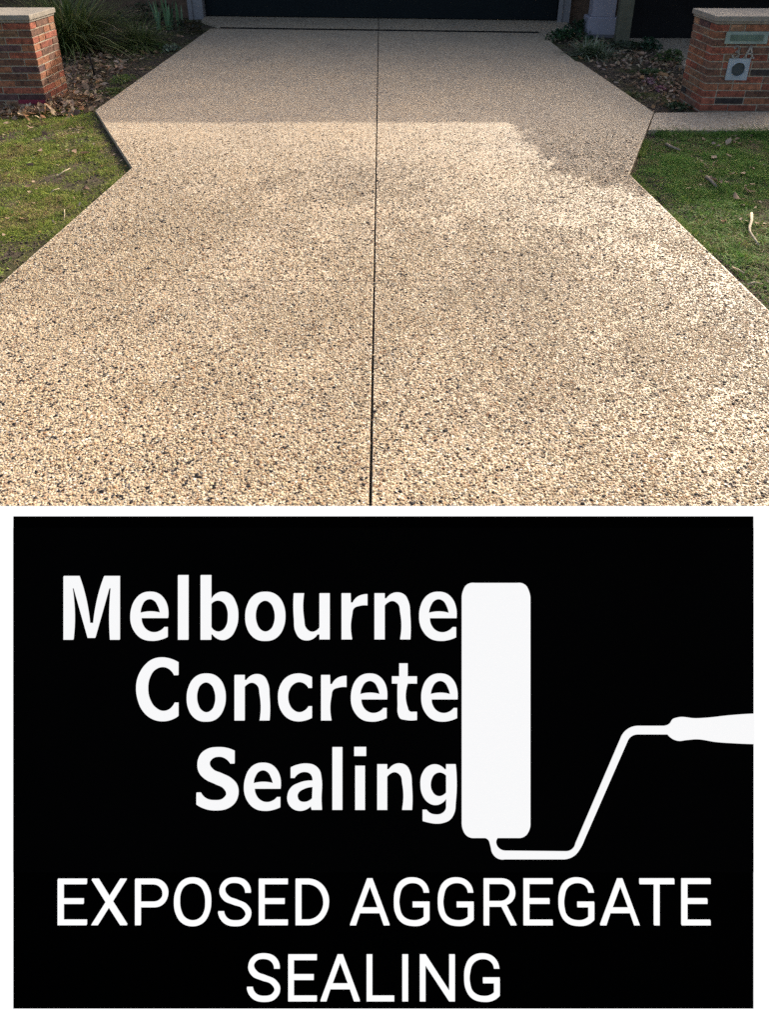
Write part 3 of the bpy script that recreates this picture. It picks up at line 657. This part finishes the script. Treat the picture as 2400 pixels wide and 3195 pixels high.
# --- countable fallen leaves and sticks
def leaf_thing(px, py, size, col, label, group):
    x, y = ground_at(px, py, -.03); z = float(ground_z(np.array([x]), np.array([y]))[0])+.022
    V, F_, C = scatter_leaves(np.array([0.]), np.array([0.]), np.array([0.]), np.array([size]), np.array([col])*rng.uniform(.85, 1.15), .35, 1.3)
    me = mesh_np('fallen_leaf', V, F_, C, True)
    link('fallen_leaf', me, M_DRY, label=label, cat='leaf', group=group).location = (x, y, z)
for lab, grp, spots in (
        ('curled brown leaf lying alone where the side path meets the drive', None, ((2080, 418),)),
        ('brown leaf on the green grass close under the side path edge', 'leaves below the side path', ((2195, 440), (2220, 408), (2240, 462))),
        ('brown leaf heaped in the clump of dead leaves on the green grass', 'leaves in the clump', ((2285, 430), (2300, 440), (2288, 452), (2310, 458), (2272, 448), (2340, 452))),
        ('reddish brown leaf in the middle of the shaded green grass', 'leaves mid lawn', ((2226, 497), (2232, 515), (2280, 492))),
        ('brown leaf lying beside the broken bark strip', 'leaves by the bark strip', ((2212, 565), (2230, 575), (2244, 584))),
        ('pale brown leaf between the bark strip and the bent stick', 'leaves by the bent stick', ((2315, 550), (2345, 530), (2282, 556))),
        ('dark brown leaf at the sunlit end of the shade above the bent stick', 'leaves at the shade edge', ((2296, 628), (2318, 634), (2334, 602)))):
    for px, py in spots:
        leaf_thing(px, py, .045+.045*random.random(), random.choice([(.25, .17, .115), (.17, .10, .07), (.32, .235, .17)]), lab, grp)
for lab, grp, spots in (
        ('brown leaf at the shaded upper edge of the mossy grass below the pier', 'leaves below the pier', ((120, 392), (95, 405), (140, 425), (250, 405))),
        ('pinkish brown leaf in the sunlit middle of the mossy grass', 'leaves in the mossy grass', ((232, 482), (265, 487), (216, 492), (125, 478), (62, 470))),
        ('small brown leaf low on the sunlit mossy grass beside the straw twigs', 'leaves by the straw twigs', ((95, 522), (270, 602), (90, 590)))):
    for px, py in spots:
        leaf_thing(px, py, .045+.04*random.random(), random.choice([(.24, .15, .10), (.16, .10, .065), (.32, .20, .15)]), lab, grp)
for (px, py), lab in zip(((2060, 235), (2072, 240), (1972, 204), (2070, 190), (2000, 252)),
        ('large orange tan leaf standing up behind the pink succulents', 'orange leaf lying against the larger orange tan leaf', 'orange brown leaf on bare soil near the pale grass tufts',
         'orange leaf below the olive green bushy plant', 'pale curled leaf beside the larger pink succulent')):
    leaf_thing(px, py, .10, random.choice([(.40, .22, .11), (.36, .20, .09)]), lab, None)
for px, py, lab in ((448, 172, 'broad tan leaf on dark soil between the stake and the drive'), (482, 168, 'tan leaf standing on dark soil near the silver leaved plant'), (335, 160, 'tan leaf at the skirt of the big tussock grass')):
    leaf_thing(px, py, .12, (.36, .24, .13), lab, None)
def stick(pts, r0, label, mat=None, nm='fallen_stick', cat='stick'):
    P = [Vector((*ground_at(px, py, -.02), z)) for px, py, z in pts]; o0 = P[0].copy()
    bm = bmesh.new(); tube(bm, [p-o0 for p in P], [r0*(1-.45*i/(len(P)-1)) for i in range(len(P))], 7)
    link(nm, bm_mesh(nm, bm, True), mat or M_TWIG, label=label, cat=cat).location = o0
stick([(2344, 672, -.01), (2343, 700, 0), (2336, 722, 0), (2338, 732, -.004), (2356, 752, -.015), (2368, 766, -.02)], .0085, 'thick bent pale stick on the sunlit grass')
stick([(2080, 451, -.02), (2094, 463, -.01), (2122, 473, -.012)], .012, 'pale grey stick in the shaded grass beside the side path', M_TWIGG)
stick([(2205, 558, -.01), (2218, 570, -.008), (2236, 586, -.015)], .014, 'broken bark strip among the leaves on the shaded grass', M_TWIGG)
stick([(2158, 732, -.02), (2170, 742, -.012), (2184, 751, -.012)], .004, 'thin straw stick at the edge of the drive by the sunlit grass')
stick([(2285, 838, -.015), (2305, 850, -.008), (2322, 858, -.012)], .0045, 'thin pale twig on the bare soil beside the sunlit grass')
stick([(2330, 900, 0), (2352, 893, 0), (2378, 892, -.01)], .004, 'thin white twig poking over the drive edge')
stick([(180, 550, -.02), (200, 540, -.01), (219, 530, -.012)], .004, 'thin straw twig lying in the mossy grass')
stick([(158, 602, -.02), (170, 598, -.01), (186, 593, -.012)], .0035, 'short straw twig near the drive in the mossy grass')
stick([(202, 660, -.01), (203, 675, -.01), (200, 690, -.015)], .0025, 'reddish straw standing in grass by the drive edge')
sx_, sy_ = ground_at(294, 230)
bm = bmesh.new(); tube(bm, [(0, 0, -.05), (-.004, 0, .08), (-.02, .005, .20)], [.012, .012, .008], 7)
link('garden_stake', bm_mesh('garden_stake', bm, True), M_TWIGD, label='short dark wooden stake standing in the leaf litter', cat='stake').location = (sx_, sy_, 0)

# ---------------------------------------------------------------- small tree beyond the side path; its crown shades the drive corner
def tree():
    SH = (3.0, 5.90); cz = 1.75                                     # where the middle of its shade falls; height of the crown's middle
    dist = cz/math.tan(SUN_EL); cx_ = SH[0]+dist*math.sin(SUN_AZ); cy_ = SH[1]+dist*math.cos(SUN_AZ)
    e = empty('garden_tree', (cx_, cy_, GZ), 0, label='small round headed evergreen tree beside the porch path', cat='tree')
    bm = bmesh.new(); tube(bm, [(0, 0, -.1), (.03, .02, .5), (-.02, .03, 1.0), (0, 0, 1.7)], [.075, .06, .05, .035], 9)
    for i in range(9):
        a_ = i*2.4; tube(bm, [(0, 0, .8+.07*i), (.5*math.cos(a_), .5*math.sin(a_), 1.35+.06*i), (1.2*math.cos(a_), 1.2*math.sin(a_), 1.7+.04*i)], [.028, .018, .006], 6)
    link('trunk', bm_mesh('trunk', bm, True), M_BARK, e)
    n = 34000; u = rng.normal(0, 1, (n, 3)); u /= np.linalg.norm(u, axis=1)[:, None]; r_ = rng.random(n)**.26
    bumpy = .94+.06*np.sin(4*u[:, 0]+1)*np.cos(5*u[:, 1])+.04*np.sin(9*u[:, 2]+3*u[:, 0])
    X = u[:, 0]*r_*bumpy*1.9; Y = u[:, 1]*r_*bumpy*1.9; Z = cz+u[:, 2]*r_*bumpy*.76
    V, F_, C = scatter_leaves(X, Y, Z, rng.uniform(.10, .18, n), palette(n, [(.03, .06, .015), (.05, .085, .02), (.08, .11, .03)], (3, 3, 1), .25), .9, .6)
    link('crown', mesh_np('crown', V, F_, C), M_GREEN, e)
tree()

# ---------------------------------------------------------------- logo panel as an added board, its white glow made up
# It leans back on a rear strut, so its face is square to the viewer. Its face is laid out in millimetre-like units of
# the artwork (2400 units = 1.1666 m across), origin at the lower left of the artwork.
SIGN_D = (CAM_H-.004)*FPX/(math.cos(PITCH)*(3215-(PCY-FPX*math.tan(PITCH))))     # distance of the face along the line of sight axis
U = SIGN_D/FPX                                                      # metres per artwork unit
fwd = Vector((0, math.cos(PITCH), -math.sin(PITCH))); upv = Vector((0, math.sin(PITCH), math.cos(PITCH)))
sign_o = Vector((0, 0, CAM_H))+fwd*(SIGN_D-.004)+upv*(-(3215-PCY)*U)        # foot of the face, on the drive
sign = empty('added_logo_board', sign_o, 0, label='added black logo board with added glow in its white lettering and paint roller emblem leaning on the drive', cat='sign')
sign.rotation_euler = (-PITCH, 0, 0)                                # local x across, z up the face, -y toward the viewer
def emit(name, v, base=.8):
    a = N(name); a.color((base, base, base)); a.rough(.5, .2)
    a.b.inputs['Emission Color'].default_value = (1, 1, 1, 1); a.b.inputs['Emission Strength'].default_value = v; return a.m
LIT = 2**(-EXPOSURE)
M_GLOW = emit('glow_lettering', LIT*.90, .08); M_GLOW2 = emit('glow_white', LIT*.97, .08)  # emission added so border and lettering come out white; no real lamp behind
a = N('black_vinyl'); a.color(a.ramp(a.noise(4, 3, .5), [(.3, (.0012, .0012, .0012)), (.7, (.0016, .0016, .0016))])); a.rough(.9, 0.0); M_VINYL = a.m
a = N('black_film'); a.color(a.ramp(a.noise(4, 3, .5), [(.3, (.0006, .0006, .0006)), (.7, (.0008, .0008, .0008))])); a.rough(.9, 0.0); M_FILM = a.m
M_CASE = simple('aluminium_case', (.55, .55, .55), .4, .5, .08, 5)
sx = lambda px: (px-PCX)*U
sz = lambda py: (3215-py)*U
def plate_(name, x0, x1, y0, y1, d0, d1, mat, bev=0): return box(name, sx(x0), sx(x1), d0, d1, sz(y1), sz(y0), mat, sign, bev=bev)
plate_('case', -72, 2472, 1640, 3215, .0072, .045, M_CASE, .003)
plate_('glow_face', -70, 2470, 1581, 3213, .0062, .0071, M_GLOW2)
plate_('black_panel', 41, 2352, 1612.5, 3146.5, .0045, .0061, M_FILM)
plate_('logo_panel', 41.5, 2351.5, 1646, 2720, .0036, .0044, M_VINYL)
for s_ in (-1, 1):                                                  # rear prop legs
    bm = bmesh.new(); tube(bm, [(s_*.45, .046, .62), (s_*.45, .30, -.150+.004)], [.012, .012], 10); link('prop_leg', bm_mesh('prop_leg', bm, True), M_CASE, sign)
def contour(txt):
    """'x,y' is a corner, 'x,y~' a smooth point; returns the dense outline"""
    pts = []
    for tkn in txt.split():
        sm = tkn.endswith('~'); x, y = tkn.rstrip('~').split(','); pts.append((Vector((float(x), float(y))), sm))
    n = len(pts); outp = []
    for i in range(n):
        (p0, s0), (p1, s1) = pts[i], pts[(i+1) % n]; outp.append(p0.copy())
        if not (s0 or s1): continue
        ch = (p1-p0).length
        def tan(j):
            a_, b_, c_ = pts[(j-1) % n][0], pts[j][0], pts[(j+1) % n][0]
            d0, d1 = (b_-a_).length, (c_-b_).length
            return ((b_-a_)/d0*d1+(c_-b_)/d1*d0).normalized()
        t0 = tan(i) if s0 else None; t1 = tan((i+1) % n) if s1 else None
        if t0 is None: t0 = (2*(p1-p0)/ch-t1).normalized() if (p1-p0).normalized().dot(t1) > .2 else (p1-p0)/ch
        if t1 is None: t1 = (2*(p1-p0)/ch-t0).normalized() if (p1-p0).normalized().dot(t0) > .2 else (p1-p0)/ch
        c0 = p0+t0*ch*.36; c1 = p1-t1*ch*.36
        for k_ in range(1, 7):
            t = k_/7; outp.append(p0*(1-t)**3+c0*3*t*(1-t)**2+c1*3*t*t*(1-t)+p1*t**3)
    return outp
def glyph_mesh(name, contours, fit):
    """contours in artwork pixels of any zoom; fit maps them to (x, z) on the face"""
    cu = bpy.data.curves.new(name, 'CURVE'); cu.dimensions = '2D'; cu.fill_mode = 'BOTH'; cu.extrude = .0012; cu.offset = -1.0*U
    for c in contours:
        sp = cu.splines.new('POLY'); sp.points.add(len(c)-1); sp.use_cyclic_u = True
        for p, q in zip(sp.points, c): x, z = fit(q); p.co = (x, z, 0, 1)
    tmp = bpy.data.objects.new(name, cu); COL.objects.link(tmp)
    dg = bpy.context.evaluated_depsgraph_get(); me = bpy.data.meshes.new_from_object(tmp.evaluated_get(dg))
    bpy.data.objects.remove(tmp); bpy.data.curves.remove(cu)
    me.transform(Matrix.Rotation(math.pi/2, 4, 'X')); me.name = name; return me
def place(name, contours, bbox, mat, parent=None):
    """stretch the outline so that its first contour fills bbox (x0, y0, x1, y1) of the artwork"""
    C0 = contours[0]; x0 = min(p.x for p in C0); x1 = max(p.x for p in C0); y0 = min(p.y for p in C0); y1 = max(p.y for p in C0)
    if len(contours) > 1 and name == 'letter_i':
        y0 = min(p.y for c in contours for p in c); x0 = min(p.x for c in contours for p in c); x1 = max(p.x for c in contours for p in c)
    bx0, by0, bx1, by1 = bbox
    fit = lambda q: (sx(bx0+(q.x-x0)/(x1-x0)*(bx1-bx0)), sz(by0+(q.y-y0)/(y1-y0)*(by1-by0)))
    o = link(name if name == 'roller_emblem' else 'letter', glyph_mesh(name, contours, fit), mat, parent or sign)
    o.location = (0, .0018, 0); return o
OVAL = '680,217~ 750,231~ 800,270~ 836,340~ 848,425~ 836,510~ 800,578~ 750,617~ 680,630~ 606,617~ 556,578~ 520,510~ 508,425~ 520,340~ 556,270~ 606,231~|678,292~ 722,314~ 746,362~ 755,422~ 746,482~ 722,530~ 678,552~ 634,530~ 609,482~ 600,422~ 609,362~ 634,314~'
G = {
 'M': '52,90 182,90 250,340~ 268,470 292,470 310,340~ 380,90 510,90 510,605 428,605 428,250~ 433,190 425,190 312,590 248,590 135,190 127,190 136,260~ 135,605 52,605',
 'e': '900,430 685,430 696,485~ 730,528~ 780,545~ 828,534~ 865,503 897,503 897,583 840,605~ 770,614~ 685,595~ 622,532~ 597,470~ 592,415~ 604,335~ 632,276~ 680,233~ 750,217~ 822,233~ 870,278~ 895,335~ 902,390~|677,387 692,328~ 718,290~ 752,277~ 790,292~ 815,332~ 832,387 795,379~ 755,376~ 715,379~',
 'l': '0,0 88,0 88,522 0,522',
 'b': '1160,83 1250,83 1250,268 1290,230~ 1340,217~ 1405,240~ 1450,310~ 1468,415~ 1450,515~ 1405,583~ 1342,608~ 1295,595~ 1257,562 1250,562 1250,605 1160,605|1250,318 1275,296~ 1310,289~ 1350,308~ 1374,355~ 1380,420~ 1366,490~ 1335,530~ 1305,540~ 1270,528~ 1250,505',
 'o': OVAL,
 'u': '290,223 377,223 377,430~ 391,495~ 435,525~ 470,515~ 494,490 494,223 580,223 580,584 494,584 494,545 482,545 445,580~ 395,592~ 340,575~ 303,520~ 291,420~',
 'r': '668,223 744,223 746,296 755,296 795,250~ 835,234~ 876,230 876,318 815,321~ 772,338~ 756,395~ 756,584 668,584',
 'n': '926,223 1013,223 1013,263 1022,263 1065,226~ 1110,216~ 1170,236~ 1202,290~ 1216,400~ 1216,584 1130,584 1130,370~ 1115,308~ 1070,283~ 1037,295~ 1013,318 1013,584 926,584',
 'C': '440,122 440,230 400,230 370,187~ 340,167~ 305,160~ 243,182~ 196,250~ 178,350~ 196,445~ 240,510~ 305,540~ 355,526~ 385,497~ 402,468 440,468 440,582 390,610~ 310,627~ 205,603~ 125,530~ 86,440~ 72,350~ 88,240~ 140,150~ 210,95~ 295,78~ 370,90~',
 'c': '1593,250 1593,340 1558,340 1528,304~ 1480,289~ 1428,313~ 1397,365~ 1388,420~ 1398,480~ 1428,528~ 1480,552~ 1525,537~ 1558,500 1593,500 1593,597 1535,620~ 1465,628~ 1385,603~ 1322,532~ 1297,425~ 1315,320~ 1372,248~ 1470,217~ 1535,226~',
 't': '955,130 1034,130 1034,243 1114,243 1114,304 1034,304 1034,515~ 1046,545~ 1080,552 1114,552 1114,620 1010,620~ 964,606~ 944,565~ 941,490~ 941,304 892,304 892,243 955,243',
 'S': '492,158 492,280 445,280 410,238~ 335,212~ 272,232~ 244,288~ 275,340~ 360,380~ 460,432~ 513,490~ 531,570~ 505,658~ 430,722~ 310,746~ 190,728~ 107,685 107,572 155,572 200,626~ 290,648~ 372,630~ 404,575~ 380,528~ 300,485~ 190,430~ 138,375~ 117,290~ 140,200~ 210,141~ 325,120~ 420,130~',
 'a': '1045,322 1120,293~ 1205,283~ 1288,302~ 1340,355~ 1358,430~ 1358,660~ 1363,740 1255,740 1247,708 1200,738~ 1135,750~ 1062,724~ 1018,665~ 1012,595~ 1048,522~ 1130,475~ 1262,453 1262,425~ 1240,380~ 1185,363~ 1130,380~ 1090,423 1045,423|1263,513 1180,533~ 1132,566~ 1119,612~ 1138,654~ 1180,666~ 1225,655~ 1258,630 1260,570~',
 'i': '358,318 466,318 466,770 358,770|348,123 478,123 478,213 348,213',
 'g': '1307,302 1416,302 1416,690~ 1402,795~ 1352,872~ 1280,904~ 1210,912~ 1120,900~ 1057,883 1057,773 1105,773 1140,806~ 1200,822~ 1262,812~ 1300,775~ 1307,715~ 1307,662 1258,704~ 1195,720~ 1122,697~ 1058,622~ 1033,510~ 1052,402~ 1108,330~ 1190,303~ 1250,317~ 1298,355 1307,355|1307,415 1275,391~ 1235,383~ 1190,402~ 1160,450~ 1150,512~ 1168,585~ 1200,622~ 1235,633~ 1280,620~ 1307,597',
 'rS': '286,157 250,157 234,116~ 193,101~ 150,114~ 137,147~ 155,178~ 205,200~ 262,228~ 288,275~ 262,328~ 195,348~ 124,326~ 93,266 130,266 150,306~ 195,318~ 238,306~ 252,275~ 235,246~ 180,224~ 125,198~ 101,148~ 126,94~ 193,73~ 262,98~',
 'rE': '331,79 499,79 499,108 367,108 367,193 481,193 481,222 367,222 367,316 499,316 499,345 331,345',
 'rA': '615,79 648,79 747,345 710,345 686,275 577,275 554,345 516,345|632,127 676,246 588,246',
 'rL': '782,79 818,79 818,316 944,316 944,345 782,345', 'rI': '987,79 1024,79 1024,345 987,345',
 'rN': '1088,79 1124,79 1257,283 1257,79 1293,79 1293,345 1257,345 1124,143 1124,345 1088,345',
 'rG': '1549,157 1514,157 1496,117~ 1450,102~ 1404,122~ 1382,180~ 1382,240~ 1404,298~ 1458,319~ 1495,313~ 1515,300 1515,241 1452,241 1452,212 1551,212 1551,311 1515,339~ 1455,348~ 1388,326~ 1352,270~ 1345,212~ 1352,150~ 1375,104~ 1407,81~ 1450,73~ 1518,96~',
 'rX': '207,56 242,56 291,135 341,56 376,56 309,163 378,272 343,272 291,191 240,272 205,272 274,163',
 'rP': '412,56 500,56 549,74~ 570,122~ 549,171~ 500,188 441,188 441,272 412,272|441,80 498,80 530,93~ 541,122~ 530,151~ 498,164 441,164',
 'rO': '683,50~ 735,66~ 764,110~ 772,163~ 764,216~ 735,260~ 683,277~ 632,260~ 603,216~ 595,163~ 603,110~ 632,66~|683,75~ 718,88~ 737,122~ 742,163~ 737,204~ 718,239~ 683,252~ 649,239~ 630,204~ 625,163~ 630,122~ 649,88~',
 'rD': '1167,56 1230,56 1285,76~ 1316,115~ 1327,163~ 1316,212~ 1285,252~ 1230,272 1167,272|1197,80 1230,80 1268,95~ 1290,126~ 1297,163~ 1290,202~ 1268,233~ 1230,248 1197,248',
 'rR': '609,48 680,48 725,64~ 742,102~ 732,136~ 705,155 748,240 721,240 682,163 634,163 634,240 609,240|634,69 680,69 708,80~ 717,105~ 705,132~ 680,142 634,142',
 'rT': '1254,48 1400,48 1400,70 1339,70 1339,240 1314,240 1314,70 1254,70',
}
G = {k_: [contour(c) for c in v.split('|')] for k_, v in G.items()}
def row(spec, off, scale, mat, pre=''):
    for ch, x0, y0, x1, y1 in spec:
        place('letter_'+ch, G[pre+ch], (off[0]+x0/scale, off[1]+y0/scale, off[0]+x1/scale, off[1]+y1/scale), mat)
row([('M', 52, 90, 510, 605), ('e', 592, 217, 902, 614), ('l', 977, 83, 1065, 605), ('b', 1160, 83, 1468, 608)], (180, 1760), 2.597, M_GLOW)
row([('o', -87, 211, 232, 596), ('u', 290, 223, 580, 592), ('r', 668, 223, 876, 584), ('n', 926, 216, 1216, 584), ('e', 1276, 211, 1576, 596)], (800, 1760), 2.518, M_GLOW)
row([('C', 72, 78, 440, 627), ('o', 508, 217, 848, 630), ('n', 920, 222, 1231, 620), ('c', 1295, 217, 1593, 628)], (400, 2020), 2.77, M_GLOW)
row([('r', 281, 230, 506, 620), ('e', 538, 217, 858, 630), ('t', 892, 130, 1114, 620), ('e', 1145, 217, 1465, 630)], (900, 2020), 2.77, M_GLOW)
row([('S', 107, 120, 531, 746), ('e', 580, 275, 953, 750), ('a', 1010, 283, 1363, 750), ('l', 1460, 120, 1565, 740)], (580, 2290), 3.196, M_GLOW)
row([('i', 348, 123, 478, 770), ('n', 586, 293, 958, 770), ('g', 1033, 302, 1416, 912)], (1000, 2290), 3.324, M_GLOW)
row([('E', 48, 56, 187, 272), ('X', 205, 56, 378, 272), ('P', 412, 56, 570, 272), ('O', 595, 50, 772, 277), ('S', 802, 50, 961, 277), ('E', 994, 56, 1133, 272), ('D', 1167, 56, 1327, 272)], (150, 2700), 1.511, M_GLOW2, 'r')
row([('A', 55, 48, 222, 240), ('G', 237, 44, 387, 243), ('G', 419, 44, 570, 243), ('R', 609, 48, 748, 240), ('E', 774, 48, 897, 240), ('G', 919, 44, 1069, 243), ('A', 1091, 48, 1258, 240), ('T', 1254, 48, 1400, 240), ('E', 1428, 48, 1550, 240)], (1050, 2700), 1.3296, M_GLOW2, 'r')
row([('S', 93, 73, 288, 348), ('E', 331, 79, 499, 345), ('A', 516, 79, 747, 345), ('L', 782, 79, 944, 345), ('I', 987, 79, 1024, 345), ('N', 1088, 79, 1293, 345), ('G', 1343, 73, 1551, 348)], (720, 2930), 1.8467, M_GLOW2, 'r')
roll = contour('136,60 354,60 400,72~ 418,104~ 424,140 424,1298 418,1336~ 398,1366~ 354,1378 136,1378 92,1366~ 72,1336~ 66,1298 66,140 72,104~ 90,72~')
rod = contour('186,1378 203,1388~ 212,1412~ 226,1460~ 250,1483~ 290,1489 598,1489 650,1470~ 684,1428~ 702,1390 925,880 945,853~ 975,843 1130,843 1150,862~ 1185,876~ 1230,872~ 1280,868~ 1380,882~ 1480,889~ 1582,893 1582,737 1510,741~ 1440,747~ 1350,757~ 1280,761~ 1185,757~ 1160,766~ 1142,790~ 1115,800 980,800 928,816~ 893,855 655,1410 640,1438~ 610,1450 300,1447 264,1436~ 249,1412~ 248,1390~ 255,1378')
q = lambda x, y: (1400+x/1.662, 1780+y/1.662)
em = place('roller_emblem', [roll], (*q(66, 60), *q(424, 1378)), M_GLOW); tag(em, label='white paint roller sleeve')
hd = place('roller_emblem', [rod], (*q(186, 737), *q(1582, 1489)), M_GLOW); hd.name = 'roller_handle'; tag(hd, label='white bent roller wire and handle')
